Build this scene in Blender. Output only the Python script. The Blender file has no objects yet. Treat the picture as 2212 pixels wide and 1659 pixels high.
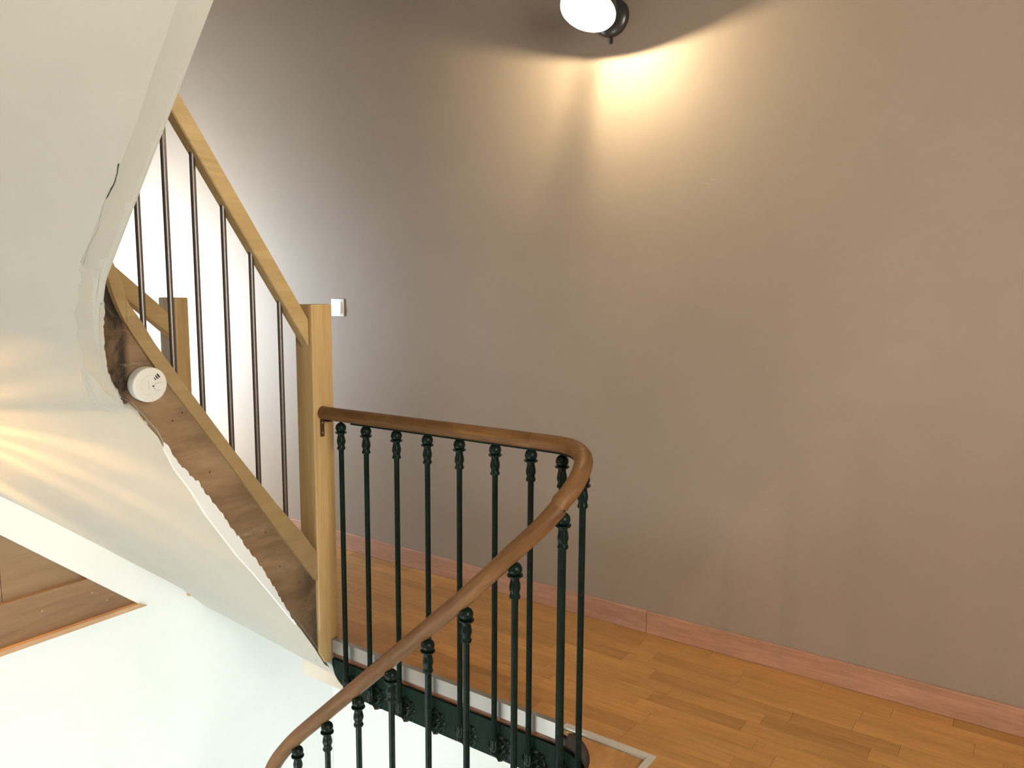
import bpy, bmesh, math, random
from mathutils import Vector, Matrix
random.seed(7)
S = bpy.context.scene
C = S.collection

# ------------------------------------------------------------------ camera, world, lights, exposure
cam = bpy.data.cameras.new('camera')
cam.sensor_width = 36.0
cam.lens = 27.03
cam.clip_start = 0.02
cam_ob = bpy.data.objects.new('camera', cam)
C.objects.link(cam_ob)
R_ = Vector((0.8254, 0.5645, 0.0064)).normalized()
F_ = Vector((-0.5601, 0.8192, -0.1235)).normalized()
U_ = R_.cross(F_).normalized()
R_ = F_.cross(U_)
cam_ob.matrix_world = Matrix(((R_.x, U_.x, -F_.x, 0.0), (R_.y, U_.y, -F_.y, 0.0), (R_.z, U_.z, -F_.z, 1.30), (0, 0, 0, 1)))
S.camera = cam_ob

S.view_settings.view_transform = 'Standard'
S.view_settings.look = 'None'
S.view_settings.gamma = 1.0
S.view_settings.use_curve_mapping = False
S.view_settings.exposure = 0.0

w = bpy.data.worlds.new('world')
w.use_nodes = True
w.node_tree.nodes['Background'].inputs[0].default_value = (0.85, 0.93, 1.0, 1)
w.node_tree.nodes['Background'].inputs[1].default_value = 0.6
S.world = w


def area(name, loc, target, sx, sy, power, col):
    l = bpy.data.lights.new(name, 'AREA')
    l.shape = 'RECTANGLE'
    l.size, l.size_y = sx, sy
    l.energy = power
    l.color = col
    o = bpy.data.objects.new(name, l)
    o.location = loc
    o.rotation_euler = (Vector(target) - Vector(loc)).to_track_quat('-Z', 'Y').to_euler()
    C.objects.link(o)
    return o


DAY = (0.72, 0.87, 1.0)
area('daylight_corridor_window', (-4.62, 1.64, 1.05), (-4.62, 2.6, 1.0), 1.1, 1.1, 165, DAY)
area('daylight_lower_window', (-1.95, -0.85, -1.55), (-2.05, 2.5, -2.0), 1.3, 1.0, 52, (0.90, 0.98, 1.0))
area('lower_side_fill', (1.42, 1.5, -1.7), (-1.9, 2.6, -0.9), 1.0, 1.3, 32, (0.95, 0.99, 1.0))  # fill added to brighten the lower back wall, no known window
area('room_fill', (1.42, 0.35, 1.55), (-2.0, 2.2, 0.9), 1.1, 1.5, 95, (1.0, 0.94, 0.83))  # ambient fill added behind the viewer, no known window

# fill light added under the landing to brighten the lower back wall
_l = bpy.data.lights.new('lower_landing_fill', 'POINT')
_l.energy = 6.0
_l.color = (1.0, 0.97, 0.92)
_l.shadow_soft_size = 0.12
_o = bpy.data.objects.new('lower_landing_fill', _l)
_o.location = (-0.75, 1.55, -1.75)
C.objects.link(_o)


# ------------------------------------------------------------------ materials
def mat(name, col, rough=0.6, metal=0.0, spec=0.5):
    m = bpy.data.materials.new(name)
    m.use_nodes = True
    b = m.node_tree.nodes['Principled BSDF']
    b.inputs['Base Color'].default_value = (*col, 1)
    b.inputs['Roughness'].default_value = rough
    b.inputs['Metallic'].default_value = metal
    b.inputs['Specular IOR Level'].default_value = spec
    return m


class NT:
    def __init__(s, m):
        s.t = m.node_tree
        s.b = s.t.nodes['Principled BSDF']

    def n(s, kind, **kw):
        x = s.t.nodes.new(kind)
        for k, v in kw.items():
            setattr(x, k, v)
        return x

    def l(s, a, b):
        s.t.links.new(a, b)

    def coord(s, scale=(1, 1, 1), rot=(0, 0, 0), out='Object'):
        c = s.n('ShaderNodeTexCoord')
        mp = s.n('ShaderNodeMapping')
        mp.inputs['Scale'].default_value = scale
        mp.inputs['Rotation'].default_value = rot
        s.l(c.outputs[out], mp.inputs[0])
        return mp.outputs[0]

    def noise(s, vec, scale, detail=4, rough=0.6, dist=0.0):
        x = s.n('ShaderNodeTexNoise')
        x.inputs['Scale'].default_value = scale
        x.inputs['Detail'].default_value = detail
        x.inputs['Roughness'].default_value = rough
        x.inputs['Distortion'].default_value = dist
        if vec is not None:
            s.l(vec, x.inputs['Vector'])
        return x.outputs['Fac']

    def ramp(s, fac, stops):
        r = s.n('ShaderNodeValToRGB')
        el = r.color_ramp.elements
        while len(el) < len(stops):
            el.new(0.5)
        for e, (p, c) in zip(el, stops):
            e.position = p
            e.color = (*c, 1) if len(c) == 3 else c
        s.l(fac, r.inputs[0])
        return r.outputs[0]

    def mix(s, a, b, fac, mode='MIX'):
        x = s.n('ShaderNodeMix', data_type='RGBA', blend_type=mode)
        for sock, v in ((x.inputs[0], fac), (x.inputs[6], a), (x.inputs[7], b)):
            if isinstance(v, (int, float)):
                sock.default_value = v
            elif isinstance(v, tuple):
                sock.default_value = (*v, 1)
            else:
                s.l(v, sock)
        return x.outputs[2]

    def col(s, sock):
        s.l(sock, s.b.inputs['Base Color'])

    def bump(s, fac, strength=0.1, dist=0.01):
        x = s.n('ShaderNodeBump')
        x.inputs['Strength'].default_value = strength
        x.inputs['Distance'].default_value = dist
        s.l(fac, x.inputs['Height'])
        s.l(x.outputs[0], s.b.inputs['Normal'])


def wood(name, light, dark, rough=0.5, scale=(1, 1, 1), rot=(0, 0, 0), out='Object', fine=1.0, bump=0.05, rnd=0.0, spec=0.5, contrast=1.0):
    """scale is small along the grain and large across it."""
    m = mat(name, light, rough, spec=spec)
    t = NT(m)
    v = t.coord(scale, rot, out)
    if rnd:
        oi = t.n('ShaderNodeObjectInfo')
        add = t.n('ShaderNodeVectorMath', operation='ADD')
        mul = t.n('ShaderNodeVectorMath', operation='SCALE')
        cmb = t.n('ShaderNodeCombineXYZ')
        for i in range(3):
            t.l(oi.outputs['Random'], cmb.inputs[i])
        t.l(cmb.outputs[0], mul.inputs[0])
        mul.inputs['Scale'].default_value = 57.0
        t.l(v, add.inputs[0])
        t.l(mul.outputs[0], add.inputs[1])
        v = add.outputs[0]
    f1 = t.noise(v, 1.6 * fine, 5, 0.65, 0.6)
    f2 = t.noise(v, 9.0 * fine, 3, 0.6, 0.2)
    mid = tuple((a + b) / 2 for a, b in zip(light, dark))
    c1 = t.ramp(f1, [(0.32, dark), (0.5, mid), (0.66, light)])
    c2 = t.ramp(f2, [(0.38, (0.72, 0.70, 0.66)), (0.62, (1, 1, 1))])
    c = t.mix(c1, c2, 0.6 * contrast, 'MULTIPLY')
    if rnd:
        hv = t.n('ShaderNodeHueSaturation')
        mr = t.n('ShaderNodeMapRange')
        mr.inputs['To Min'].default_value = 1 - rnd
        mr.inputs['To Max'].default_value = 1 + rnd
        t.l(oi.outputs['Random'], mr.inputs['Value'])
        t.l(mr.outputs[0], hv.inputs['Value'])
        t.l(c, hv.inputs['Color'])
        c = hv.outputs[0]
    t.col(c)
    if bump:
        t.bump(f2, bump, 0.003)
    return m


def paint(name, col, rough=0.65, var=0.06, spec=0.3, bump=0.05):
    m = mat(name, col, rough, spec=spec)
    t = NT(m)
    v = t.coord()
    f = t.noise(v, 2.2, 5, 0.6)
    lo = tuple(c * (1 - var) for c in col)
    hi = tuple(min(1, c * (1 + var)) for c in col)
    c = t.ramp(f, [(0.3, lo), (0.7, hi)])
    t.col(c)
    t.bump(t.noise(v, 60, 3, 0.6), bump, 0.002)
    return m


M = {}
M['taupe'] = paint('taupe_wall_paint', (0.268, 0.206, 0.155), 0.6, 0.04)
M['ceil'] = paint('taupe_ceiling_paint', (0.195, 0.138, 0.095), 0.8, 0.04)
M['taupe_chip'] = paint('pale_wall_chip', (0.36, 0.30, 0.24), 0.7, 0.05)
M['white'] = paint('white_wall_paint', (0.83, 0.87, 0.86), 0.7, 0.02)
M['cream'] = paint('cream_wall_paint', (0.74, 0.71, 0.64), 0.7, 0.02)
M['plaster'] = paint('beige_soffit_plaster', (0.50, 0.50, 0.45), 0.75, 0.05, bump=0.12)
M['lip'] = paint('grey_plaster_lip', (0.475, 0.465, 0.41), 0.75, 0.08, bump=0.2)
M['filler'] = paint('fresh_white_filler', (0.80, 0.83, 0.83), 0.8, 0.06, bump=0.3)
M['crack'] = mat('dark_crack', (0.03, 0.025, 0.02), 0.9)
M['oak_z'] = wood('oak_upright', (0.57, 0.40, 0.185), (0.44, 0.29, 0.12), 0.45, (9, 9, 0.7), bump=0.02, contrast=0.5)
M['oak_rail'] = wood('oak_raking_rail', (0.50, 0.36, 0.165), (0.41, 0.28, 0.12), 0.45, (9, 0.8, 9), (math.radians(-55), 0, 0), bump=0.02, contrast=0.5)
M['oak_cap'] = wood('oak_cap_board', (0.35, 0.245, 0.115), (0.29, 0.195, 0.088), 0.5, (12, 1.0, 12), (math.radians(-53), 0, 0), bump=0.02, contrast=0.35)
M['rail'] = wood('brown_handrail_wood', (0.215, 0.108, 0.040), (0.098, 0.045, 0.017), 0.48, (1.6, 9, 1), out='UV', fine=0.9, bump=0.03, spec=0.2)
M['floor'] = wood('oak_parquet', (0.49, 0.245, 0.075), (0.37, 0.175, 0.050), 0.42, (1.4, 13, 1), fine=0.9, rnd=0.13, bump=0.015, contrast=0.9)
M['skirt'] = wood('reddish_skirting', (0.46, 0.25, 0.165), (0.355, 0.18, 0.112), 0.5, (1.2, 20, 16), fine=1.1, bump=0.03, rnd=0.06)
M['tread'] = wood('old_landing_board', (0.47, 0.24, 0.08), (0.36, 0.165, 0.05), 0.45, (6, 1.6, 1), bump=0.03)
M['brown'] = wood('brown_timber_gap', (0.33, 0.17, 0.09), (0.10, 0.035, 0.02), 0.6, (3, 14, 30), bump=0.05)
M['panel'] = wood('brown_plywood', (0.31, 0.20, 0.105), (0.235, 0.145, 0.073), 0.6, (3, 1.2, 6), bump=0.03, contrast=0.4)
M['plank'] = wood('brown_plank', (0.29, 0.175, 0.09), (0.20, 0.112, 0.055), 0.55, (3, 1.2, 12), bump=0.03, contrast=0.4)
M['ledge'] = wood('lamplit_floor_edge', (0.56, 0.36, 0.20), (0.46, 0.28, 0.15), 0.55, (3, 1.5, 12), bump=0.02, contrast=0.4)  # pale tone puts warm lamplight into the edge strip; nail heads share it
M['iron'] = mat('green_iron_paint', (0.005, 0.014, 0.010), 0.27, spec=0.12)
_t = NT(M['iron'])
_f = _t.noise(_t.coord(), 70, 3)
_t.col(_t.ramp(_f, [(0.35, (0.003, 0.009, 0.0065)), (0.7, (0.007, 0.017, 0.0125))]))
_t.bump(_f, 0.25, 0.002)
M['stringer'] = mat('green_stringer_paint', (0.006, 0.022, 0.014), 0.5, spec=0.08)
_t = NT(M['stringer'])
_f = _t.noise(_t.coord(), 35, 4)
_t.col(_t.ramp(_f, [(0.3, (0.004, 0.016, 0.010)), (0.7, (0.008, 0.024, 0.016))]))
_t.bump(_f, 0.2, 0.002)
M['steel'] = mat('dark_steel_rod', (0.17, 0.15, 0.14), 0.38, 0.85)
M['alu'] = mat('aluminium_trim', (0.33, 0.31, 0.28), 0.34, 0.5)
M['alu_flat'] = mat('aluminium_flat_strip', (0.50, 0.47, 0.42), 0.45, 0.15)
M['darkwood'] = mat('dark_worn_nosing', (0.05, 0.022, 0.012), 0.5)
M['chrome'] = mat('screw_steel', (0.75, 0.75, 0.74), 0.3, 1.0)
M['bracket'] = mat('brown_bracket', (0.085, 0.045, 0.03), 0.45, 0.3)
M['plastic'] = mat('white_plastic', (0.80, 0.80, 0.79), 0.35)
M['offwhite'] = mat('offwhite_detector_plastic', (0.70, 0.70, 0.655), 0.45)
M['black'] = mat('black_slot', (0.015, 0.015, 0.015), 0.7)
M['grey'] = mat('grey_print', (0.33, 0.33, 0.32), 0.6)
M['lampblack'] = mat('dark_lamp_metal', (0.055, 0.052, 0.048), 0.3, 0.5)
M['lampwhite'] = mat('white_reflector_enamel', (0.9, 0.9, 0.88), 0.4)
M['glass'] = mat('window_glass', (1, 1, 1), 0.0)
M['glass'].node_tree.nodes['Principled BSDF'].inputs['Transmission Weight'].default_value = 1.0
M['bulb'] = bpy.data.materials.new('glowing_bulb')
M['bulb'].use_nodes = True
_n = M['bulb'].node_tree
_n.nodes.remove(_n.nodes['Principled BSDF'])
_e = _n.nodes.new('ShaderNodeEmission')
_e.inputs[0].default_value = (1.0, 0.84, 0.55, 1)
_e.inputs[1].default_value = 11500.0
_n.links.new(_e.outputs[0], _n.nodes['Material Output'].inputs[0])

# worn, stained string wood: base grain, darker stains towards the turn of the stair and towards the newel, pale plaster smears
m = wood('worn_old_string_wood', (0.31, 0.205, 0.115), (0.17, 0.10, 0.048), 0.6, (6, 1.4, 6), (math.radians(-53), 0, 0), bump=0.08, contrast=0.6)
t = NT(m)
base = t.b.inputs['Base Color'].links[0].from_socket
geo = t.n('ShaderNodeNewGeometry')
sep = t.n('ShaderNodeSeparateXYZ')
t.l(geo.outputs['Position'], sep.inputs[0])
stain = t.noise(t.coord((1, 1, 1)), 9, 5, 0.7, 0.5)
mr = t.n('ShaderNodeMapRange')
mr.inputs['From Min'].default_value = 1.168
mr.inputs['From Max'].default_value = 1.148
t.l(sep.outputs['Y'], mr.inputs['Value'])
mr2 = t.n('ShaderNodeMapRange')
mr2.inputs['From Min'].default_value = 1.68
mr2.inputs['From Max'].default_value = 1.80
t.l(sep.outputs['Y'], mr2.inputs['Value'])
mx = t.n('ShaderNodeMath', operation='MAXIMUM')
t.l(mr.outputs[0], mx.inputs[0])
sc2 = t.n('ShaderNodeMath', operation='MULTIPLY')
t.l(mr2.outputs[0], sc2.inputs[0])
sc2.inputs[1].default_value = 0.75
t.l(sc2.outputs[0], mx.inputs[1])
st = t.ramp(stain, [(0.40, (0.50, 0.50, 0.50)), (0.54, (1, 1, 1))])
fm = t.n('ShaderNodeMath', operation='MULTIPLY')
t.l(st, fm.inputs[0])
t.l(mx.outputs[0], fm.inputs[1])
c = t.mix(base, (0.020, 0.014, 0.008), fm.outputs[0])
sm = t.ramp(t.noise(t.coord((3, 0.8, 3), (math.radians(-53), 0, 0)), 6, 4, 0.6), [(0.63, (0, 0, 0)), (0.74, (0.5, 0.5, 0.5))])
c = t.mix(c, (0.50, 0.43, 0.34), sm)
t.col(c)
M['oldwood'] = m


# ------------------------------------------------------------------ mesh helpers
def wloc(o):
    v = Vector((0, 0, 0))
    while o is not None:
        v += o.location
        o = o.parent
    return v


def obj(name, vf, m, parent=None, smooth=False, uv=None, label=None, loc=None):
    """one mesh object from (verts, faces) in world coordinates; loc moves its origin there"""
    verts, faces = vf
    org = Vector(loc) if loc is not None else (wloc(parent) if parent else Vector((0, 0, 0)))
    me = bpy.data.meshes.new(name)
    me.from_pydata([tuple(Vector(p) - org) for p in verts], [], faces)
    me.validate()
    if uv:
        ul = me.uv_layers.new(name='UVMap')
        for lp in me.loops:
            ul.data[lp.index].uv = uv[lp.vertex_index]
    bm = bmesh.new()
    bm.from_mesh(me)
    bmesh.ops.recalc_face_normals(bm, faces=bm.faces)
    bm.to_mesh(me)
    bm.free()
    if smooth:
        for p in me.polygons:
            p.use_smooth = True
        me.set_sharp_from_angle(angle=math.radians(40))
    me.materials.append(m)
    o = bpy.data.objects.new(name, me)
    C.objects.link(o)
    if parent:
        o.parent = parent
        o.location = org - wloc(parent)
    else:
        o.location = org
    if label:
        o['label'] = label
    return o


def thing(name, label, cat, loc, group=None):
    o = bpy.data.objects.new(name, None)
    o.empty_display_size = 0.05
    C.objects.link(o)
    o.location = loc
    o['label'] = label
    o['category'] = cat
    if group:
        o['group'] = group
    return o


def struct(name, vf, m, label=None, **kw):
    o = obj(name, vf, m, **kw)
    o['kind'] = 'structure'
    if label:
        o['label'] = label
    return o


def join(*vfs):
    V, F = [], []
    for v, f in vfs:
        n = len(V)
        V += list(v)
        F += [tuple(i + n for i in q) for q in f]
    return V, F


def box(x0, x1, y0, y1, z0, z1, bev=0.0):
    if not bev:
        V = [(x, y, z) for z in (z0, z1) for y in (y0, y1) for x in (x0, x1)]
        return V, [(0, 1, 3, 2), (4, 5, 7, 6), (0, 1, 5, 4), (1, 3, 7, 5), (3, 2, 6, 7), (2, 0, 4, 6)]
    bm = bmesh.new()
    bmesh.ops.create_cube(bm, size=1)
    for v in bm.verts:
        v.co = Vector(((x0 + x1) / 2 + v.co.x * (x1 - x0), (y0 + y1) / 2 + v.co.y * (y1 - y0), (z0 + z1) / 2 + v.co.z * (z1 - z0)))
    bmesh.ops.bevel(bm, geom=bm.edges[:], offset=bev, segments=2, affect='EDGES', profile=0.5)
    bm.verts.index_update()
    V = [tuple(v.co) for v in bm.verts]
    F = [tuple(v.index for v in f.verts) for f in bm.faces]
    bm.free()
    return V, F


def prism(poly, axis, a, b):
    """polygon of 2-D points swept along an axis from a to b"""
    n = len(poly)

    def p3(p, h):
        if axis == 0:
            return (h, p[0], p[1])
        if axis == 1:
            return (p[0], h, p[1])
        return (p[0], p[1], h)
    V = [p3(p, a) for p in poly] + [p3(p, b) for p in poly]
    F = [tuple(range(n)), tuple(range(2 * n - 1, n - 1, -1))]
    F += [(i, (i + 1) % n, n + (i + 1) % n, n + i) for i in range(n)]
    return V, F


def lathe(prof, org, axis=(0, 0, 1), n=16, flute=None):
    """prof: (radius, height) along axis from org; flute(h) = relative depth of 8 flutes"""
    ax = Vector(axis).normalized()
    t1 = ax.orthogonal().normalized()
    if abs(ax.z) > 0.99:
        t1 = Vector((1, 0, 0))
    t2 = ax.cross(t1)
    V, F = [], []
    for r, h in prof:
        for i in range(n):
            a = 2 * math.pi * i / n
            rr = r * (1 + (flute(h) * math.cos(8 * a) if flute else 0))
            V.append(tuple(Vector(org) + ax * h + t1 * rr * math.cos(a) + t2 * rr * math.sin(a)))
    k = len(prof)
    for j in range(k - 1):
        for i in range(n):
            i2 = (i + 1) % n
            F.append((j * n + i, j * n + i2, (j + 1) * n + i2, (j + 1) * n + i))
    F.append(tuple(range(n)))
    F.append(tuple(range((k - 1) * n, k * n)))
    return V, F


def tube(path, prof, closed_ends=True):
    """sweep a 2-D profile (side, up) along a path of points; returns verts, faces, uv"""
    P = [Vector(p) for p in path]
    n = len(prof)
    per = [0.0]
    for i in range(n):
        per.append(per[-1] + (Vector(prof[(i + 1) % n]) - Vector(prof[i])).length)
    V, F, UV = [], [], []
    L = 0.0
    for j, p in enumerate(P):
        tan = (P[min(j + 1, len(P) - 1)] - P[max(j - 1, 0)]).normalized()
        side = tan.cross(Vector((0, 0, 1))).normalized()
        up = side.cross(tan).normalized()
        if j:
            L += (p - P[j - 1]).length
        for i, (a, b) in enumerate(prof):
            V.append(tuple(p + side * a + up * b))
            UV.append((L, per[i]))
    for j in range(len(P) - 1):
        for i in range(n):
            i2 = (i + 1) % n
            F.append((j * n + i, j * n + i2, (j + 1) * n + i2, (j + 1) * n + i))
    F.append(tuple(range(n)))
    F.append(tuple(range((len(P) - 1) * n, len(P) * n)))
    return V, F, UV


def interp(x, xs, ys):
    if x <= xs[0]:
        return ys[0]
    for i in range(len(xs) - 1):
        if x <= xs[i + 1]:
            f = (x - xs[i]) / (xs[i + 1] - xs[i])
            return ys[i] + f * (ys[i + 1] - ys[i])
    return ys[-1]


def ribbon(pts, zb, zt, thicks):
    """solid upright ribbon along plan points (x, y, nx, ny); zb, zt per point; thick grows along -n"""
    V, F = [], []
    if not isinstance(thicks, list):
        thicks = [thicks] * len(pts)
    for (x, y, nx, ny), b, tt, thick in zip(pts, zb, zt, thicks):
        V += [(x, y, b), (x, y, tt), (x - nx * thick, y - ny * thick, tt), (x - nx * thick, y - ny * thick, b)]
    k = len(pts)
    for j in range(k - 1):
        for i in range(4):
            i2 = (i + 1) % 4
            F.append((j * 4 + i, j * 4 + i2, (j + 1) * 4 + i2, (j + 1) * 4 + i))
    F += [(0, 1, 2, 3), tuple((k - 1) * 4 + i for i in (3, 2, 1, 0))]
    return V, F


# ------------------------------------------------------------------ room shell
YW = 2.605
XL = -2.91
struct('wall_back', box(-6.3, 1.6, YW, YW + 0.15, -0.10, 4.6), M['taupe'], 'tall taupe painted wall behind the landing')
struct('wall_back_lower', box(-6.3, 1.6, YW + 0.001, YW + 0.15, -3.2, -0.10), M['white'], 'cream wall of the lower stairwell under the landing')
struct('ceiling', box(-6.3, 1.6, 1.35, YW, 2.70, 2.80), M['ceil'], 'taupe ceiling over the landing')
struct('ceiling_upper', box(-6.3, 1.6, -1.1, YW, 4.5, 4.6), M['white'])
struct('floor_lower', box(-6.3, 1.6, -1.1, YW, -3.2, -3.1), M['cream'])
struct('wall_right', join(box(1.5, 1.6, -1.1, -0.3, -3.2, 4.6), box(1.5, 1.6, 2.0, YW, -3.2, 4.6), box(1.5, 1.6, 1.0, 2.0, -3.2, -2.4), box(1.5, 1.6, 1.0, 2.0, -1.0, 4.6), box(1.5, 1.6, -0.3, 1.0, -3.2, 0.7), box(1.5, 1.6, -0.3, 1.0, 2.4, 4.6)), M['cream'])
struct('wall_front', join(box(-6.3, -2.75, -1.1, -1.0, -3.2, 4.6), box(-1.15, 1.6, -1.1, -1.0, -3.2, 4.6), box(-2.75, -1.15, -1.1, -1.0, -3.2, -2.1), box(-2.75, -1.15, -1.1, -1.0, -0.8, 4.6)), M['white'])
struct('wall_far_left', box(-6.4, -6.3, -1.1, YW, -3.2, 4.6), M['white'])
struct('wall_corridor', join(box(-6.3, -5.35, 1.58, 1.68, 0, 2.7), box(-4.07, -3.30, 1.58, 1.68, 0, 2.7), box(-5.35, -4.07, 1.58, 1.68, 0, 0.35), box(-5.35, -4.07, 1.58, 1.68, 1.65, 2.7)), M['white'])


def window(name, axis, lo, hi, z0, z1, at, label):
    o = bpy.data.objects.new(name, None)
    C.objects.link(o)
    o['kind'] = 'structure'
    o['label'] = label
    f = 0.05
    mid = (lo + hi) / 2
    rects = [(lo, hi, z0, z0 + f), (lo, hi, z1 - f, z1), (lo, lo + f, z0 + f, z1 - f), (hi - f, hi, z0 + f, z1 - f), (mid - 0.03, mid + 0.03, z0 + f, z1 - f)]
    bs = [box(a, b, at - 0.03, at + 0.03, c, d) if axis == 1 else box(at - 0.03, at + 0.03, a, b, c, d) for a, b, c, d in rects]
    obj('window_frame', join(*bs), M['plastic'], o)
    for a, b in ((lo + f, mid - 0.03), (mid + 0.03, hi - f)):
        v = box(a, b, at - 0.004, at + 0.004, z0 + f, z1 - f) if axis == 1 else box(at - 0.004, at + 0.004, a, b, z0 + f, z1 - f)
        obj('pane', v, M['glass'], o)
    return o


window('window_1', 1, -5.35, -4.07, 0.35, 1.65, 1.60, 'white framed window in the corridor beyond the stair')
window('added_window_2', 0, -0.3, 1.0, 0.7, 2.4, 1.55, 'white frame added around the fill light behind the viewer')  # opening added to frame the room fill light
window('window_3', 1, -2.75, -1.15, -2.1, -0.8, -1.05, 'white framed window of the lower stairwell')

window('added_window_4', 0, 1.0, 2.0, -2.4, -1.0, 1.55, 'white frame added around the side fill light of the lower stairwell')  # opening added to frame the side fill light

# left wall below the flight, with the raked opening that the timber panel closes
lw = [(-1.0, -3.1), (YW, -3.1), (YW, -0.035), (1.90, -0.035), (1.885, -0.045), (1.79, 0.05), (1.71, 0.12), (1.62, 0.195), (1.46, 0.33), (1.30, 0.465), (1.14, 0.595), (0.94, 0.76), (0.66, 0.995), (0.15, 1.43), (-0.30, 1.82), (-0.30, 1.655), (1.14, 0.432), (1.62, 0.012), (-0.35, 0.012), (-1.0, 0.012)]
struct('wall_left', prism(lw, 0, XL, XL - 0.11), M['white'], 'white wall of the lower stairwell under the raked soffit')

# landing slab, corridor slab
struct('floor_slab', join(box(-2.27, 1.5, 1.889, YW, -0.20, -0.012), box(-2.91, -2.27, 1.889, YW, -0.034, -0.012), box(-6.3, XL - 0.11, 0.82, YW, -0.2, -0.012), box(-0.82, 1.5, -1.0, 1.889, -0.2, -0.012)), M['cream'])
struct('landing_timber', box(-2.088, -1.03, 1.880, 1.889, -0.088, -0.004), M['brown'], 'reddish brown timber edge between metal strip and green iron')

# parquet
floor = bpy.data.objects.new('floor', None)
C.objects.link(floor)
floor['kind'] = 'structure'
floor['label'] = 'honey brown wooden parquet of the landing'
PW = 0.0655
lens = (0.30, 0.38, 0.46)
board_mesh = []
for L_ in lens:
    v, f = box(0, L_ - 0.0007, 0, PW - 0.0006, -0.011, 0.0)
    me = bpy.data.meshes.new('floorboard')
    me.from_pydata(v, [], f)
    me.materials.append(M['floor'])
    board_mesh.append(me)


def boards(y0, rows, x0, x1):
    for r in range(rows):
        x = x0 - random.random() * 0.3 if x0 < -3 else x0
        while x < x1:
            i = random.randrange(3)
            L_ = lens[i]
            o = bpy.data.objects.new('floorboard', board_mesh[i])
            o.parent = floor
            o.location = (x, y0 + r * PW, random.uniform(-0.0003, 0.0003))
            C.objects.link(o)
            x += L_


boards(1.8895, 11, -3.40, 0.45)
boards(1.8895 - 3 * PW, 3, -0.7935, 0.45)
struct('floor_corridor', box(-6.3, -3.38, 1.66, YW, -0.012, -0.0012), M['floor'])
struct('floor_near', box(-0.7935, 1.5, -1.0, 1.8895 - 3 * PW, -0.012, -0.001), M['floor'])
struct('floor_right', box(0.9, 1.5, 1.693, YW, -0.012, -0.001), M['floor'])

base = bpy.data.objects.new('baseboard_back', None)
C.objects.link(base)
base['kind'] = 'structure'
base['label'] = 'reddish wooden skirting along the taupe wall'
for a, b in ((-6.3, -3.60), (-3.598, -1.1492), (-1.1474, 1.5)):
    obj('skirting_board', box(a, b, 2.593, YW, 0.0005, 0.087, 0.002), M['skirt'], base, loc=(a, 2.593, 0))

# aluminium edge trim
tr = bpy.data.objects.new('trim_1', None)
C.objects.link(tr)
tr['kind'] = 'structure'
tr['label'] = 'silver aluminium nosing along the landing edge'
obj('edge_profile', prism([(1.868, -0.048), (1.868, 0.0025), (1.8885, 0.0025), (1.8885, -0.001), (1.872, -0.001), (1.872, -0.048)], 0, -2.079, -1.085), M['alu'], tr)
obj('flat_strip', box(-1.085, -0.8142, 1.866, 1.8885, -0.003, 0.003), M['alu_flat'], tr)
obj('flat_strip', prism([(-0.794, 1.8885), (-0.794, 1.2), (-0.814, 1.2), (-0.814, 1.8885)], 2, -0.003, 0.003), M['alu_flat'], tr)

# ------------------------------------------------------------------ old iron balustrade
CX, CY, RA, RB = -1.12, 1.690, 0.165, 0.160     # plan of the turn of the handrail
RA2 = 0.240                                     # the lower quarter of the turn is drawn out along the flight
TH = [-90, -54, -17, 0, 25, 60, 90]
TZ = [0.492, 0.643, 0.766, 0.806, 0.843, 0.862, 0.862]


def turn(deg, extra=0.0):
    a = math.radians(deg)
    if deg >= 0:
        return CX + (RA + extra) * math.cos(a), CY + (RB + extra) * math.sin(a)
    return CX + RA - RA2 + (RA2 + extra) * math.cos(a), CY + (RB + extra) * math.sin(a)


def zrail(deg):
    return interp(deg, TH, TZ)


SLOPE = 0.925
xe = -1.95


def desc(x):
    d = max(0, -1.86 - x)
    return 0.492 - SLOPE * (CX + RA - RA2 - x) - 0.35 * d * d * 4


iron = thing('iron_balustrade', 'old dark green iron balustrade with rounded brown handrail around the stairwell', 'balustrade', (-1.6, 1.85, -0.19))
profR = []
for i in range(18):
    a = 2 * math.pi * i / 18
    profR.append((0.0255 * math.cos(a), 0.0225 * math.sin(a) - (0.002 if math.sin(a) < -0.5 else 0)))
seg = []
seg.append([(-2.078 + i * (-1.19 + 2.078) / 12, 1.85, 0.857 + 0.005 * i / 12) for i in range(13)])
s2 = [(-1.1895, 1.85, 0.862), (-1.155, 1.85, 0.862)] + [(*turn(d), zrail(d)) for d in range(90, 37, -4)]
seg.append(s2)
seg.append([(*turn(d), zrail(d)) for d in range(37, -20, -4)] + [(*turn(-20), zrail(-20))])
s4 = [(*turn(d), zrail(d)) for d in range(-21, -91, -3)]
x = CX + RA - RA2 - 0.013
while x > -2.02:
    s4.append((x, 1.53, desc(x)))
    x -= 0.015
xl_, zl_ = s4[-1][0], s4[-1][2]
for k in range(1, 9):
    a = k * math.radians(11)
    s4.append((xl_ - 0.16 * math.sin(a), 1.53 + 0.16 * (1 - math.cos(a)), zl_ - 0.16 * a * 1.3))
seg.append(s4)


# smooth the z of every segment a little so that the rail shows no kinks
def smooth_z(s, it=6):
    s = [list(p) for p in s]
    for _ in range(it):
        q = [p[2] for p in s]
        for i in range(1, len(s) - 1):
            s[i][2] = (q[i - 1] + 2 * q[i] + q[i + 1]) / 4
    return s


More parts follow.
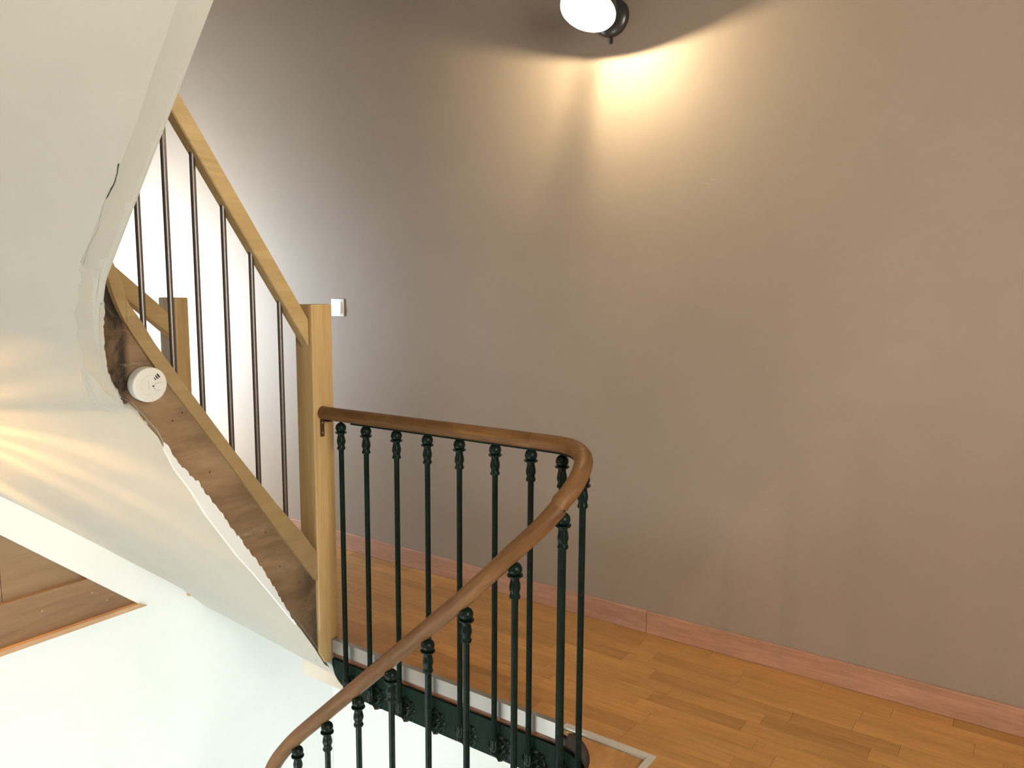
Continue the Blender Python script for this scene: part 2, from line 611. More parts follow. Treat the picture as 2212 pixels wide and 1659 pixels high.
allp = [p for s in seg for p in s]
sm_ = smooth_z(allp)
k = 0
segs = []
for s in seg:
    segs.append(sm_[k:k + len(s)])
    k += len(s)
hr = None
for i, s in enumerate(segs):
    if i < len(segs) - 1:
        nx = Vector(segs[i + 1][0])
        s = s + [tuple(Vector(s[-1]) + (nx - Vector(s[-1])) * (0.93 if i else 0.5))]
    v, f, uv = tube(s, profR)
    uv = [(a + i * 1.7, b) for a, b in uv]
    if i == 0:
        hr = obj('handrail', (v, f), M['rail'], iron, True, uv)
    else:
        obj('handrail_segment', (v, f), M['rail'], hr, True, uv)
# rounded end of the handrail at the newel
v, f = lathe([(0.0245, 0.0), (0.022, 0.006), (0.014, 0.011), (0.004, 0.0125)], (-2.078, 1.85, 0.857), (-1, 0, 0), 18)
obj('handrail_end', (v, f), M['rail'], hr, True, [(p[1], p[2]) for p in v])
# flat iron bar under the handrail
fl = [(p[0], p[1], p[2] - 0.0245) for s in segs for p in s][2:]
v, f, uv = tube(fl, [(-0.011, -0.003), (0.011, -0.003), (0.011, 0.003), (-0.011, 0.003)])
obj('flat_bar', (v, f), M['iron'], iron)

BALL = 0.0187
profB = [(0.0045, 0.032), (0.0045, 0.0185)]
for a in range(70, -55, -12):
    profB.append((BALL * math.cos(math.radians(a)), BALL * math.sin(math.radians(a))))
profB += [(0.0165, -0.0150), (0.0203, -0.0142), (0.0206, -0.0170), (0.0185, -0.0192), (0.0125, -0.0215), (0.0110, -0.0260), (0.0120, -0.0330),
          (0.0138, -0.0420), (0.0143, -0.0485), (0.0135, -0.0550), (0.0118, -0.0605), (0.0122, -0.0650), (0.0140, -0.0710), (0.0143, -0.0740), (0.0128, -0.0770), (0.0093, -0.0790)]


def flute(h):
    return 0.055 if -0.056 < h < -0.028 else (0.05 if -0.076 < h < -0.066 else 0.0)


vH, fH = lathe(profB, (0, 0, 0), n=32, flute=flute)
LEN = 0.955
vS, fS = lathe([(0.0090, -0.078), (0.0090, -LEN + 0.03), (0.0115, -LEN + 0.026), (0.0125, -LEN + 0.016), (0.0105, -LEN + 0.008), (0.0130, -LEN), (0.0115, -LEN - 0.012), (0.006, -LEN - 0.02)], (0, 0, 0), n=14)


def rosette_mesh():
    """eight lobed petals around a dished centre, facing +Z in its own frame"""
    n, rings = 48, 9
    V, F = [], []
    for j in range(rings):
        u = j / (rings - 1)
        for i in range(n):
            a = 2 * math.pi * i / n
            lob = abs(math.cos(4 * a))
            r = (0.005 + 0.042 * u) * (1 - 0.16 * (1 - lob) * u)
            h = 0.004 + 0.012 * math.exp(-((u - 0.32) / 0.12) ** 2) + 0.009 * math.exp(-((u - 0.78) / 0.16) ** 2) * (0.35 + 0.65 * lob) - 0.006 * math.exp(-(u / 0.12) ** 2)
            h *= 1 if u < 0.99 else 0
            h += 0.0018 * math.cos(16 * a) * (1 if 0.5 < u < 0.95 else 0)
            V.append((r * math.cos(a), r * math.sin(a), h))
    for j in range(rings - 1):
        for i in range(n):
            i2 = (i + 1) % n
            F.append((j * n + i, j * n + i2, (j + 1) * n + i2, (j + 1) * n + i))
    F.append(tuple(range(n)))
    return V, F


def mesh_of(name, vf, m):
    me = bpy.data.meshes.new(name)
    me.from_pydata(vf[0], [], vf[1])
    bm = bmesh.new()
    bm.from_mesh(me)
    bmesh.ops.recalc_face_normals(bm, faces=bm.faces)
    bm.to_mesh(me)
    bm.free()
    for p in me.polygons:
        p.use_smooth = True
    me.set_sharp_from_angle(angle=math.radians(50))
    me.materials.append(m)
    return me


meB = mesh_of('baluster', join((vH, fH), (vS, fS)), M['iron'])
meR = mesh_of('rosette', rosette_mesh(), M['iron'])
ib = wloc(iron)


def baluster(x, y, zb, nx, ny, rot=0.0):
    b = bpy.data.objects.new('baluster', meB)
    b.parent = iron
    b.location = Vector((x, y, zb)) - ib
    C.objects.link(b)
    r = bpy.data.objects.new('rosette', meR)
    r.parent = b
    # the rosette sits on the face of the iron stringer behind the foot of the bar
    q = Vector((-nx, -ny, 0.0)).to_track_quat('Z', 'Y')
    tx, ty = -ny, nx
    r.rotation_euler = q.to_euler()
    r.location = (nx * 0.0185 + 0.012 * abs(ny), ny * 0.0185, -LEN - 0.012)
    C.objects.link(r)


for x, dz in ((-1.989, 0.810), (-1.867, 0.811), (-1.727, 0.812), (-1.593, 0.813), (-1.462, 0.814), (-1.325, 0.815), (-1.196, 0.815)):
    baluster(x, 1.85, dz + 0.002, 0, 1)
for d in (79, 26, -16, -54):
    a = math.radians(d)
    x, y = turn(d)
    baluster(x, y, zrail(d) - 0.048 - (0.004 if d < 20 else 0), math.cos(a), math.sin(a))
for x in (-1.187, -1.321, -1.460, -1.596, -1.735, -1.878):
    baluster(x, 1.53, desc(x) - 0.051, 0, -1)

# iron stringer: straight along the landing, round the turn and down the lower flight
pts, zb, zt = [], [], []
OFF = 0.019
for i in range(15):                                      # quarter round lower corner at the newel
    x = -2.083 + 0.17 * i / 14
    u = i / 14
    pts.append((x, 1.85 + OFF, 0, -1))
    zt.append(-0.074)
    zb.append(-0.098 - 0.094 * math.sqrt(max(0, 1 - (1 - u) ** 2)))
for x in (-1.7, -1.5, -1.3, -1.16):
    pts.append((x, 1.85 + OFF, 0, -1))
    zt.append(-0.072)
    zb.append(-0.192)
for d in range(90, -91, -6):
    a = math.radians(d)
    x, y = turn(d, OFF)
    pts.append((x, y, -math.cos(a), -math.sin(a)))
    dz = zrail(d) - 0.862
    zt.append(-0.072 + dz)
    zb.append(-0.192 + dz - 0.05 * max(0, min(1, (90 - d) / 90)))
for x in (-1.2, -1.4, -1.6, -1.8, -2.0):
    pts.append((x, 1.53 - OFF, 0, 1))
    dz = desc(x) - 0.862
    zt.append(-0.05 + dz)
    zb.append(-0.26 + dz)
obj('stringer', ribbon(pts, zb, zt, 0.011), M['stringer'], iron, label='dark green flat iron stringer with rosettes')

# angle bracket joining handrail and newel
br = obj('bracket', join(box(-2.0795, -2.076, 1.836, 1.853, 0.772, 0.834), box(-2.0795, -2.035, 1.836, 1.853, 0.8285, 0.832)), M['bracket'], iron, label='small brown angle bracket under the rail end')
for z in (0.822, 0.786):
    obj('screw', lathe([(0.0, 0.0), (0.0034, 0.0), (0.0030, 0.0014), (0.0, 0.0018)], (-2.0762, 1.8445, z), (1, 0, 0), 10), M['chrome'], br)

# old landing board inside the metal strip
poly = [(-0.815, 1.866), (-1.085, 1.866)]
for d in range(80, -31, -8):
    poly.append(turn(d, 0.033))
poly += [(-0.815, 1.56)]
lt = obj('landing_tread', prism(poly, 2, -0.022, -0.006), M['tread'])
lt['label'] = 'old brown top tread with worn rounded nosing beside the iron railing'
lt['category'] = 'stair tread'
sk = [(*turn(d, 0.031), -math.cos(math.radians(d)), -math.sin(math.radians(d))) for d in range(90, -41, -6)]
obj('skirt', ribbon(sk, [-0.21] * len(sk), [-0.008] * len(sk), 0.006), M['darkwood'], lt)
ln_ = [(*turn(d, 0.033), -0.017) for d in range(80, -31, -5)]
v, f, uv = tube(ln_, [(0.0105 * math.cos(a), 0.0105 * math.sin(a)) for a in [i * math.pi / 4 for i in range(8)]])
obj('nosing', (v, f), M['darkwood'], lt, True)

# ------------------------------------------------------------------ upper flight: strings, soffit, treads
stair = thing('staircase', 'winding upper flight with worn wooden string and beige plastered underside', 'stairs', (-2.3, 1.8, 0.0))
XS = -2.09
AR = 0.13                                               # radius of the turn of the inner string


def plan(s):
    """plan point and outward (well-side) normal at arc length s from y = 1.862 on the inner string"""
    L1 = 1.862 - 1.166
    if s <= L1:
        return (XS, 1.862 - s, 1.0, 0.0)
    a = (s - L1) / AR
    if a <= math.pi / 2:
        return (XS + AR * (1 - math.cos(a)), 1.166 - AR * math.sin(a), math.cos(a), math.sin(a))
    x = XS + AR + (s - L1 - AR * math.pi / 2)
    return (x, 1.166 - AR, 0.0, 1.0)


L1 = 1.862 - 1.166
d2s = lambda d: L1 + AR * math.radians(d)
x2s = lambda x: L1 + AR * math.pi / 2 + (x - XS - AR)
# soffit edge heights along s
ES = [1.862 - y for y in (1.862, 1.795, 1.735, 1.668, 1.605, 1.544, 1.485, 1.431, 1.378, 1.328, 1.280, 1.235, 1.164)]
EZ = [-0.128, -0.009, 0.086, 0.181, 0.272, 0.358, 0.435, 0.518, 0.599, 0.691, 0.764, 0.864, 0.955]
ES += [d2s(15), d2s(37), d2s(60), d2s(70), d2s(82), d2s(90), x2s(-1.947), x2s(-1.475), x2s(-1.0), x2s(-0.45)]
EZ += [0.972, 1.045, 1.128, 1.195, 1.268, 1.312, 1.331, 1.890, 2.45, 3.10]
OUT = [(XL, 1.885, -0.072), (XL, 1.79, 0.03), (XL, 1.71, 0.10), (XL, 1.62, 0.175), (XL, 1.54, 0.243), (XL, 1.46, 0.312), (XL, 1.38, 0.378), (XL, 1.30, 0.445), (XL, 1.22, 0.51), (XL, 1.14, 0.575),
       (XL, 1.04, 0.655), (XL, 0.94, 0.74), (XL, 0.80, 0.86), (XL, 0.66, 0.975), (XL, 0.45, 1.155), (XL, 0.15, 1.41), (XL, -0.15, 1.665), (XL, -0.55, 2.0), (XL, -0.96, 2.35),
       (-2.8, -0.96, 2.42), (-2.1, -0.96, 2.75), (-1.3, -0.96, 3.1), (-0.45, -0.96, 3.5)]
NT_ = 14
rows = []
SUB = 4
for k in range(len(ES) - 1):
    for q in range(SUB if k < len(ES) - 2 else SUB + 1):
        u = q / SUB
        s = ES[k] + (ES[k + 1] - ES[k]) * u
        z = EZ[k] + (EZ[k + 1] - EZ[k]) * u
        o = [OUT[k][i] + (OUT[k + 1][i] - OUT[k][i]) * u for i in range(3)]
        rows.append((s, z, o))
V, F = [], []
for s, z, o in rows:
    x, y, nx, ny = plan(s)
    for j in range(NT_ + 1):
        tt = j / NT_
        V.append((x + (o[0] - x) * tt, y + (o[1] - y) * tt, z + (o[2] - z) * tt))
for i in range(len(rows) - 1):
    for j in range(NT_):
        a = i * (NT_ + 1) + j
        F.append((a, a + 1, a + NT_ + 2, a + NT_ + 1))
nv = len(V)
V += [(x, y, z + 0.02) for x, y, z in V]
F += [tuple(i + nv for i in reversed(f)) for f in F]
sof = obj('soffit', (V, F), M['plaster'], stair, True, label='beige plastered underside of the flight')

# proud plaster lip along the bottom of the string from the turn upwards
V, F = [], []
lr = [r for r in rows if r[0] >= d2s(20)]
for i, (s, z, o) in enumerate(lr):
    x, y, nx, ny = plan(s)
    p = Vector((x, y, z))
    q = Vector(o)
    d = (q - p).normalized()
    wdt = 0.055 * min(1, i / 6 + 0.15)
    wob = 0.004 * math.sin(i * 1.7) + 0.003 * math.sin(i * 0.61 + 1)
    up = Vector((0, 0, 1))
    down = -0.003
    a0 = p + Vector((nx, ny, 0)) * 0.004 + up * down
    a1 = p + d * (wdt + wob) + up * down
    a2 = p + d * (wdt + wob + 0.006) + up * 0.004
    a3 = p + Vector((nx, ny, 0)) * 0.004 + up * (0.05 if s > d2s(84) else 0.004)
    V += [tuple(a3), tuple(a0), tuple(a1), tuple(a2)]
for i in range(len(lr) - 1):
    for j in range(3):
        a = i * 4 + j
        F.append((a, a + 1, a + 5, a + 4))
obj('plaster_lip', (V, F), M['lip'], stair, True, label='grey plastered edge band of the soffit')

# crack between lip and soffit
V, F = [], []
cr = [r for r in lr if -1.93 < plan(r[0])[0] < -1.70 and r[0] > d2s(80)]
sA, sB = x2s(-1.945), x2s(-1.755)
n_ = 26
for i in range(n_ + 1):
    s = sA + (sB - sA) * i / n_
    z = interp(s, ES, EZ)
    o = [interp(s, ES, [q[c_] for q in OUT]) for c_ in range(3)]
    x, y, nx, ny = plan(s)
    p = Vector((x, y, z))
    d = (Vector(o) - p).normalized()
    wv = 0.056 + 0.003 * math.sin(i * 0.5) + random.uniform(-0.0012, 0.0012)
    h = 0.0008 * (0.3 + random.random()) * (1.5 if i > 17 else 0.3)
    V += [tuple(p + d * (wv - h) + Vector((0, 0, -0.0045))), tuple(p + d * (wv + h) + Vector((0, 0, -0.0045)))]
F = [(2 * i, 2 * i + 1, 2 * i + 3, 2 * i + 2) for i in range(n_)]
obj('crack', (V, F), M['crack'], stair)

# old worn string
smp = [0.02 + i * (d2s(86) - 0.02) / 44 for i in range(45)]
CAPS = [1.862 - y for y in (1.803, 1.647, 1.476, 1.325, 1.230)] + [d2s(0), d2s(8), d2s(22), d2s(29), d2s(90), x2s(-0.45)]
CAPL = [0.246, 0.469, 0.727, 0.940, 1.073, 1.175, 1.205, 1.270, 1.309, 1.60, 3.40]
TOPS = [1.862 - y for y in (1.813, 1.746, 1.651, 1.479, 1.328, 1.234, 1.196)] + [d2s(0), d2s(4), d2s(10), d2s(19), d2s(90), x2s(-0.45)]
TOPZ = [0.348, 0.443, 0.557, 0.787, 1.003, 1.139, 1.206, 1.250, 1.268, 1.320, 1.357, 1.68, 3.48]
ps = [plan(s) for s in smp]
ps = [(x - nx * 0.004, y - ny * 0.004, nx, ny) for x, y, nx, ny in ps]
zb = [interp(s, ES, EZ) + (0.004 if s < d2s(10) else (0.010 if s < d2s(40) else 0.014)) for s in smp]
zt = [max(interp(s, CAPS, CAPL) + 0.01, b + 0.02) for s, b in zip(smp, zb)]
old = obj('old_string', ribbon(ps, zb, zt, [0.045 if s < d2s(0) else (0.010 if s < d2s(30) else 0.0025) for s in smp]), M['oldwood'], stair, label='worn stained old wooden string')
ss = [d2s(70) + (x2s(-0.45) - d2s(70)) * i / 60 for i in range(61)]
pp = [plan(s) for s in ss]
obj('plastered_side', ribbon(pp, [interp(s, ES, EZ) + 0.012 for s in ss], [interp(s, ES, EZ) + 0.30 for s in ss], 0.012), M['plaster'], stair)
# nail holes
for y, z in ((1.317, 0.925), (1.285, 0.905), (1.40, 0.727), (1.655, 0.345), (1.735, 0.262), (1.79, 0.105), (1.215, 1.05), (1.19, 1.01), (1.60, 0.48)):
    obj('nail_hole', lathe([(0.0, 0.0), (0.0026, 0.0), (0.0026, 0.0006), (0.0, 0.0007)], (XS - 0.0042, y, z), (1, 0, 0), 8), M['crack'], old)
# straight cap board and the curved piece that follows it
for nm, a, b in (('cap_board', 0.052, d2s(4)), ('curved_cap_board', d2s(4.4), d2s(84))):
    n_ = int((b - a) / 0.012) + 1
    ss = [a + (b - a) * i / n_ for i in range(n_ + 1)]
    pp = [plan(s) for s in ss]
    pp = [(x + nx * 0.008, y + ny * 0.008, nx, ny) for x, y, nx, ny in pp]
    obj(nm, ribbon(pp, [interp(s, CAPS, CAPL) for s in ss], [interp(s, TOPS, TOPZ) for s in ss], 0.055), M['oak_cap'], stair, label='new oak board capping the old string')
# rough white filler between string and soffit
WE = [(1.250, 0.850), (1.300, 0.770), (1.337, 0.722), (1.360, 0.700), (1.372, 0.672), (1.401, 0.634), (1.430, 0.595), (1.460, 0.542), (1.488, 0.498), (1.528, 0.439), (1.560, 0.390), (1.600, 0.324), (1.650, 0.228), (1.691, 0.152), (1.715, 0.118)]
ss, zb, zt, pp = [], [], [], []
y = 1.250
while y < 1.715:
    s = 1.862 - y
    ss.append(s)
    x, yy, nx, ny = plan(s)
    b = interp(s, ES, EZ) - 0.004
    tz = interp(y, [p[0] for p in WE], [p[1] for p in WE]) + random.uniform(-0.006, 0.006)
    zb.append(b)
    zt.append(max(tz, b + 0.004))
    pp.append((x + 0.004, yy, nx, ny))
    y += 0.006
obj('filler', ribbon(pp, zb, zt, 0.012), M['filler'], stair, label='rough fresh white filler along the string')
# raw plaster torn away where the string turns
V, F = [], []
n_ = 110
jag = 0.0
for i in range(n_ + 1):
    s = d2s(-16) + (d2s(80) - d2s(-16)) * i / n_
    x, y, nx, ny = plan(s)
    z = interp(s, ES, EZ)
    jag = 0.6 * jag + random.uniform(-0.0035, 0.0035)
    n3 = Vector((nx, ny, 0))
    e = 0.0075 + jag + (0.006 if i % 23 < 3 else 0)
    V += [tuple(Vector((x, y, z - 0.004)) - n3 * 0.003), tuple(Vector((x, y, z - 0.003)) + n3 * (0.007 + 0.5 * jag)),
          tuple(Vector((x, y, z + 0.6 * e)) + n3 * (0.006 + 0.4 * jag + random.uniform(-0.001, 0.001))), tuple(Vector((x, y, z + e)) - n3 * 0.002)]
F = []
for i in range(n_):
    for j in range(4):
        j2 = (j + 1) % 4
        F.append((i * 4 + j, i * 4 + j2, i * 4 + 4 + j2, i * 4 + 4 + j))
obj('torn_plaster', (V, F), M['lip'], stair, label='ragged torn plaster edge')
# ridge of plaster left standing on the soffit below the turn
V, F = [], []
n_ = 26
for i in range(n_ + 1):
    u = i / n_
    s = d2s(-2) + (d2s(58) - d2s(-2)) * u
    x, y, nx, ny = plan(s)
    z = interp(s, ES, EZ)
    o = Vector([interp(s, ES, [q[c_] for q in OUT]) for c_ in range(3)])
    pz = Vector((x, y, z))
    d = (o - pz).normalized()
    wv = 0.022 + 0.055 * math.sin(math.pi * (0.25 + 0.6 * u)) + random.uniform(-0.002, 0.002)
    hgt = 0.0045 * math.sin(math.pi * min(1, max(0.02, u))) + 0.0015
    dn = Vector((0, 0, -1))
    V += [tuple(pz + d * (wv - 0.012) - dn * 0.001), tuple(pz + d * wv + dn * hgt), tuple(pz + d * (wv + 0.005) - dn * 0.001)]
for i in range(n_):
    for j in range(2):
        F.append((i * 3 + j, i * 3 + j + 1, i * 3 + 4 + j, i * 3 + 3 + j))
obj('plaster_ridge', (V, F), M['plaster'], stair, True)

# treads and risers behind the string
for k in range(6):
    z = 0.178 * (k + 1) + 0.10
    ya, yb = 1.79 - 0.122 * k, 1.79 - 0.122 * (k + 1)
    oa, ob = 1.80 - 0.205 * k, 1.80 - 0.205 * (k + 1)
    obj('tread', prism([(-2.142, ya), (-2.142, yb), (-2.905, ob), (-2.905, oa)], 2, z - 0.03, z), M['oak_cap'], stair)
    obj('riser', prism([(-2.142, ya - 0.012), (-2.142, ya - 0.03), (-2.905, oa - 0.03), (-2.905, oa - 0.012)], 2, (0.16 if k == 0 else z - 0.178), z - 0.03), M['oak_cap'], stair)

# ------------------------------------------------------------------ modern oak balustrade
oak = thing('oak_balustrade', 'pale oak newel post and raking handrail with slim dark steel rods', 'balustrade', (-2.125, 1.855, 0.0))
obj('newel_post', join(box(-2.168, -2.080, 1.810, 1.8665, 0.045, 1.240, 0.004), prism([(1.8105, 0.06), (1.8105, -0.028), (1.836, -0.075), (1.8665, -0.075), (1.8665, 0.06)], 0, -2.098, -2.0803), box(-2.168, -2.080, 1.860, 1.902, 0.0015, 1.240, 0.004)), M['oak_z'], oak)
# handrail on the near face of the post
rs = 1.46
y0, z0 = 1.803, 1.143
prof = []
hw, hh = 0.021, 0.0285
path_end = 0.62


def rail_solid(xc, ya, yb, zc, slope, hw, vh, bev=0.004):
    """raking rail with plumb-cut ends, centre zc at ya, rising towards yb"""
    zz = lambda y: zc + (ya - y) * slope
    prof = [(-hw, -vh + bev), (-hw + bev, -vh), (hw - bev, -vh), (hw, -vh + bev * 1.5), (hw, vh - bev * 1.5), (hw - bev, vh), (-hw + bev, vh), (-hw, vh - bev)]
    V, F = [], []
    for y, sc in ((ya, 0.80), (ya - 0.006, 1.0), (yb, 1.0)):
        for a, b in prof:
            V.append((xc + a * (1 if sc == 1 else 0.75), y, zz(y) + b * (1 if sc == 1 else 0.97)))
    n = len(prof)
    for j in range(2):
        for i in range(n):
            i2 = (i + 1) % n
            F.append((j * n + i, j * n + i2, (j + 1) * n + i2, (j + 1) * n + i))
    F += [tuple(range(n)), tuple(range(2 * n, 3 * n))]
    return V, F


obj('handrail', rail_solid(-2.111, 1.8085, 1.17, 1.138, 1.463, 0.021, 0.0475), M['oak_rail'], oak)
for i, (y, zb_, zt_) in enumerate(((1.705, 0.44, 1.255), (1.598, 0.58, 1.41), (1.500, 0.71, 1.55), (1.402, 0.85, 1.695), (1.311, 1.0, 1.83), (1.224, 1.13, 1.955))):
    obj('rod', lathe([(0.0085, 0), (0.0085, zt_ - zb_)], (-2.117, y, zb_), (0, 0, 1), 14), M['steel'], oak, True)

oak2 = thing('oak_wall_rail', 'smaller oak newel with short raking handrail on the far side of the flight', 'handrail', (-2.95, 1.84, 0.0))
obj('newel_post', box(-3.015, -2.898, 1.812, 1.873, -0.010, 1.254, 0.005), M['oak_z'], oak2)
obj('handrail', rail_solid(-2.925, 1.811, 0.95, 1.128, 0.86, 0.021, 0.047), M['oak_rail'], oak2)

# ------------------------------------------------------------------ timber panel on the left wall
pn = thing('timber_panel', 'brown plywood panel with nailed plank closing the raked gap in the white wall', 'panel', (-2.95, 1.2, 0.0))
cut = lambda y: 0.432 + (1.14 - y) * 0.86


def raked(y0, y1, z0):
    pl = [(y1, z0)]
    ytip = 1.14 + (0.432 - z0) / 0.875
    if y1 >= ytip:
        pl = [(ytip, z0)]
        top = [(ytip, z0)]
        pl = [(y0, z0), (ytip, z0), (1.14, 0.448)] if y0 < 1.14 else [(y0, z0), (ytip, z0), (y0, 0.448 - (y0 - 1.14) * 0.875)]
        if y0 < 1.14:
            pl.append((y0, cut(y0) + 0.016))
        return pl
    return [(y0, z0), (y1, z0), (y1, cut(y1) + 0.016), (y0, cut(y0) + 0.016)]


obj('panel_board', prism(raked(1.131, 2, 0.18), 0, -2.965, -2.945), M['panel'], pn)
obj('panel_board', prism(raked(0.1, 1.129, 0.18), 0, -2.965, -2.945), M['panel'], pn)
plk = obj('plank', prism([(0.1, 0.022), (1.622, 0.022), (1.46, 0.170), (1.44, 0.188), (0.1, 0.188)], 0, -2.965, -2.928), M['plank'], pn, label='horizontal brown plank with pale nail heads')
for y, z in ((1.43, 0.128), (1.485, 0.08), (1.25, 0.118), (1.10, 0.06)):
    obj('nail_head', lathe([(0.0, 0.0), (0.0032, 0.0), (0.0028, 0.001), (0.0, 0.0012)], (-2.928, y, z), (1, 0, 0), 8), M['ledge'], plk)
obj('ledge', prism([(0.1, 0.0125), (1.634, 0.0125), (1.605, 0.030), (0.1, 0.030)], 0, -2.965, -2.904), M['ledge'], pn, label='wooden edge strip with lamplight in its pale colour')

# ------------------------------------------------------------------ smoke detector
DC = Vector((-2.084, 1.197, 1.026))
DAX = Vector((0.97, -0.03, -0.06)).normalized()
det = thing('smoke_detector', 'round white smoke detector screwed to the worn wooden string', 'detector', DC)
obj('base_plate', lathe([(0.0, 0.0), (0.0480, 0.0), (0.0490, 0.003), (0.0490, 0.010), (0.0470, 0.012)], DC, DAX, 40), M['offwhite'], det, True)
obj('cover', lathe([(0.0480, 0.0125), (0.0497, 0.014), (0.0497, 0.030), (0.0490, 0.0345), (0.0468, 0.0366), (0.0440, 0.0371), (0.030, 0.0372), (0.0295, 0.0362), (0.0285, 0.0362), (0.028, 0.0374), (0.0, 0.0376)], DC, DAX, 48), M['offwhite'], det, True)
dR = Vector((0, 1, 0))
dU = DAX.cross(dR)
if dU.z < 0:
    dU = -dU


def on_face(poly, h0, h1):
    n = len(poly)
    V = [tuple(DC + DAX * h0 + dR * a + dU * b) for a, b in poly] + [tuple(DC + DAX * h1 + dR * a + dU * b) for a, b in poly]
    return V, [tuple(range(n)), tuple(range(n, 2 * n))] + [(i, (i + 1) % n, n + (i + 1) % n, n + i) for i in range(n)]


def rotp(poly, ang, c):
    ca, sa = math.cos(ang), math.sin(ang)
    return [(c[0] + a * ca - b * sa, c[1] + a * sa + b * ca) for a, b in poly]


for k, ln in enumerate((0.0095, 0.0115, 0.0135)):
    obj('slot', on_face(rotp([(-0.0013 - 0.0004 * k, -ln / 2), (0.0013 + 0.0004 * k, -ln / 2), (0.0013 + 0.0004 * k, ln / 2), (-0.0013 - 0.0004 * k, ln / 2)], math.radians(38), (0.0125 + 0.0050 * k, 0.0170 + 0.0040 * k)), 0.0370, 0.0384), M['black'], det)


def capsule(hx, hy, c, ang=0.0, n=8):
    pl = []
    for q, (sx, a0) in enumerate(((1, -90), (-1, 90))):
        for i in range(n + 1):
            a = math.radians(a0 + 180 * i / n)
            pl.append((sx * (hx - hy) + hy * math.cos(a), hy * math.sin(a)))
    return rotp(pl, ang, c)


obj('button_ring', on_face(capsule(0.0160, 0.0108, (0.0245, -0.006), 0.0), 0.0360, 0.0382), M['grey'], det)
obj('test_button', on_face(capsule(0.0148, 0.0096, (0.0245, -0.006), 0.0), 0.0360, 0.0392), M['offwhite'], det)
obj('indicator', on_face(capsule(0.0026, 0.0019, (0.0065, -0.0035)), 0.037, 0.0386), M['black'], det)
# small maker's lettering (illegible strokes in the photograph)
lt_ = []
for k in range(6):
    yy = -0.0115 + k * 0.0042
    for (a, b, c_, d_) in (((0, 0.0, 0.0006, 0.0030),) if k % 2 else ((0, 0.0, 0.0022, 0.0006), (0, 0.0022, 0.0022, 0.0028))):
        pl = [(a, b), (c_, b), (c_, d_), (a, d_)]
        lt_.append(on_face([(p[0] - 0.0065 - k * 0.0004, p[1] + yy) for p in pl], 0.0372, 0.0379))
obj('lettering', join(*lt_), M['grey'], det)

# ------------------------------------------------------------------ light switch on the back wall
sw = thing('light_switch', 'small square white light switch on the taupe wall beside the newel post', 'switch', (-2.80, YW, 1.203))
obj('plate', join(box(-2.8415, -2.7585, 2.5965, YW - 0.0002, 1.1605, 1.2445, 0.003)), M['plastic'], sw, True)
V = [(-2.829, 2.5968, 1.231), (-2.771, 2.5968, 1.231), (-2.771, 2.5968, 1.173), (-2.829, 2.5968, 1.173), (-2.829, 2.5925, 1.230), (-2.771, 2.5925, 1.230), (-2.771, 2.5875, 1.174), (-2.829, 2.5875, 1.174)]
obj('rocker', (V, [(0, 1, 2, 3), (4, 5, 6, 7), (0, 1, 5, 4), (1, 2, 6, 5), (2, 3, 7, 6), (3, 0, 4, 7)]), M['plastic'], sw)


# ------------------------------------------------------------------ wall lamp
def wall_lamp():
    B = Vector((-1.308, 2.330, 2.188))                      # bulb
    A = Vector((-0.01, -0.47, -0.88)).normalized()         # the bowl opens along A, out and down
    lp = thing('wall_lamp', 'lit round spotlight with dark bowl shade high on the taupe wall', 'lamp', (-1.36, YW, 2.272))
    obj('wall_plate', lathe([(0.0, 0.0), (0.066, 0.0), (0.066, 0.010), (0.060, 0.018), (0.045, 0.026), (0.02, 0.030), (0.0, 0.0305)], (-1.352, YW, 2.268), (0, -1, 0), 36), M['lampblack'], lp, True)
    c = B - A * 0.0265
    out = [(0.096, 0.0), (0.0975, -0.003), (0.096, -0.012), (0.088, -0.035), (0.070, -0.058), (0.045, -0.074), (0.020, -0.080), (0.0, -0.081)]
    inn = [(0.0, -0.076), (0.020, -0.075), (0.043, -0.069), (0.068, -0.054), (0.085, -0.032), (0.093, -0.010), (0.094, 0.0)]
    sh = obj('shade', lathe(out, c, A, 44), M['lampblack'], lp, True)
    V, F = lathe(inn, c, A, 44)
    obj('reflector', (V, F[:-1]), M['lampwhite'], sh, True)
    # remove the cap that closes the bowl's mouth
    bm = bmesh.new()
    bm.from_mesh(sh.data)
    big = [f for f in bm.faces if len(f.verts) > 10]
    mouth = [f for f in big if (f.calc_center_median() + wloc(sh) - c).length < 0.02]
    bmesh.ops.delete(bm, geom=mouth, context='FACES')
    bm.to_mesh(sh.data)
    bm.free()
    # neck from the bowl to the wall plate, and the small tab that hangs below the plate
    p0 = c - A * 0.078
    p1 = Vector((-1.355, YW - 0.025, 2.275))
    obj('neck', lathe([(0.013, 0.0), (0.013, (p1 - p0).length)], p0, p1 - p0, 16), M['lampblack'], lp, True)
    obj('tab', box(-1.355, -1.346, YW - 0.010, YW - 0.006, 2.178, 2.215), M['lampblack'], lp)
    obj('bulb', lathe([(0.0, -0.008), (0.005, -0.0065), (0.008, -0.002), (0.008, 0.002), (0.005, 0.0065), (0.0, 0.008)], B, A, 20), M['bulb'], lp, True)
    obj('socket', lathe([(0.010, -0.064), (0.010, -0.020), (0.004, -0.012)], B, A, 14), M['lampwhite'], lp, True)
    # thin wire added near the bulb to cast a dark seam down the wall
    wp = []
    for f in range(9):
        q = Vector((-1.450 - 0.115 * f / 8, YW, 2.14 - 0.70 * f / 8)) - B
        wp.append(B + q.normalized() * 0.040)
    wv, wf, wu = tube(wp, [(0.0030 * math.cos(i * math.pi / 3), 0.0030 * math.sin(i * math.pi / 3)) for i in range(6)])
    obj('seam_wire', (wv, wf), M['lampblack'], lp, True)
    return lp


wall_lamp()

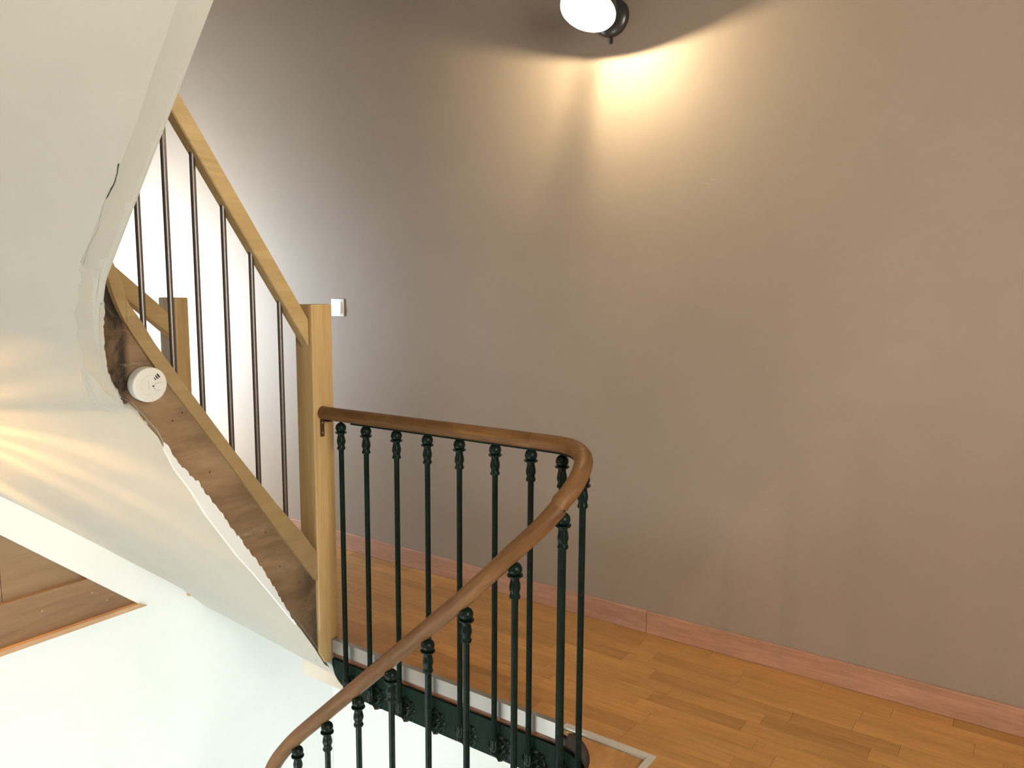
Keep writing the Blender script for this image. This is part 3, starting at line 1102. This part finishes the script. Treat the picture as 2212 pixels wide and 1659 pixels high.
# small scuffs on the painted wall
wb = bpy.data.objects['wall_back']
for x, z, ln_m, tilt in ((-3.245, 1.79, 0.020, -0.1), (-0.975, 1.66, 0.018, -0.35), (-0.955, 1.672, 0.022, -0.05), (-1.795, 1.92, 0.004, 0.3)):
    obj('scuff', prism([(x - ln_m / 2, z - ln_m / 2 * tilt - 0.0008), (x + ln_m / 2, z + ln_m / 2 * tilt - 0.0008), (x + ln_m / 2, z + ln_m / 2 * tilt + 0.0008), (x - ln_m / 2, z - ln_m / 2 * tilt + 0.0012)], 1, YW - 0.0008, YW), M['taupe_chip'], wb)

# warm wall light below the soffit, its bowl turned towards the plaster; opaque fins added to cut its light into streaks
ul = thing('uplighter', 'small warm wall light with added streak fins under the soffit', 'lamp', (XL, 0.62, 0.60))
UN = Vector((0.10, 0.64, 0.76)).normalized()
UC = Vector((XL + 0.10, 0.62, 0.76))
obj('wall_plate', box(XL, XL + 0.012, 0.55, 0.65, 0.60, 0.70, 0.003), M['lampblack'], ul)
obj('arm', box(XL + 0.01, XL + 0.10, 0.575, 0.595, 0.655, 0.675, 0.002), M['lampblack'], ul)
obj('cup', lathe([(0.010, -0.075), (0.028, -0.070), (0.040, -0.050), (0.046, -0.020), (0.044, -0.020), (0.037, -0.048), (0.0, -0.062)], UC, UN, 28), M['lampblack'], ul, True)
t1 = UN.cross(Vector((1, 0, 0))).normalized()
t2 = UN.cross(t1)
streak_fins = []
random.seed(3)
for k in range(34):
    a = 2 * math.pi * (k + random.uniform(-0.25, 0.25)) / 34
    rd = t1 * math.cos(a) + t2 * math.sin(a)
    tg = UN.cross(rd)
    hw = random.uniform(0.0010, 0.0026)
    top = random.uniform(0.06, 0.085)
    P8 = [UC + rd * r + tg * (sg * hw) + UN * h for h in (-0.022, top) for r, sg in ((0.032, 1), (0.044, 1), (0.044, -1), (0.032, -1))]
    streak_fins.append(([tuple(q) for q in P8], [(0, 1, 2, 3), (7, 6, 5, 4), (0, 1, 5, 4), (1, 2, 6, 5), (2, 3, 7, 6), (3, 0, 4, 7)]))
obj('streak_fins', join(*streak_fins), M['lampwhite'], ul)
pl = bpy.data.lights.new('uplighter_bulb', 'POINT')
pl.energy = 52.0
pl.color = (1.0, 0.50, 0.15)
pl.shadow_soft_size = 0.0035
po = bpy.data.objects.new('uplighter_bulb', pl)
po.location = UC
C.objects.link(po)
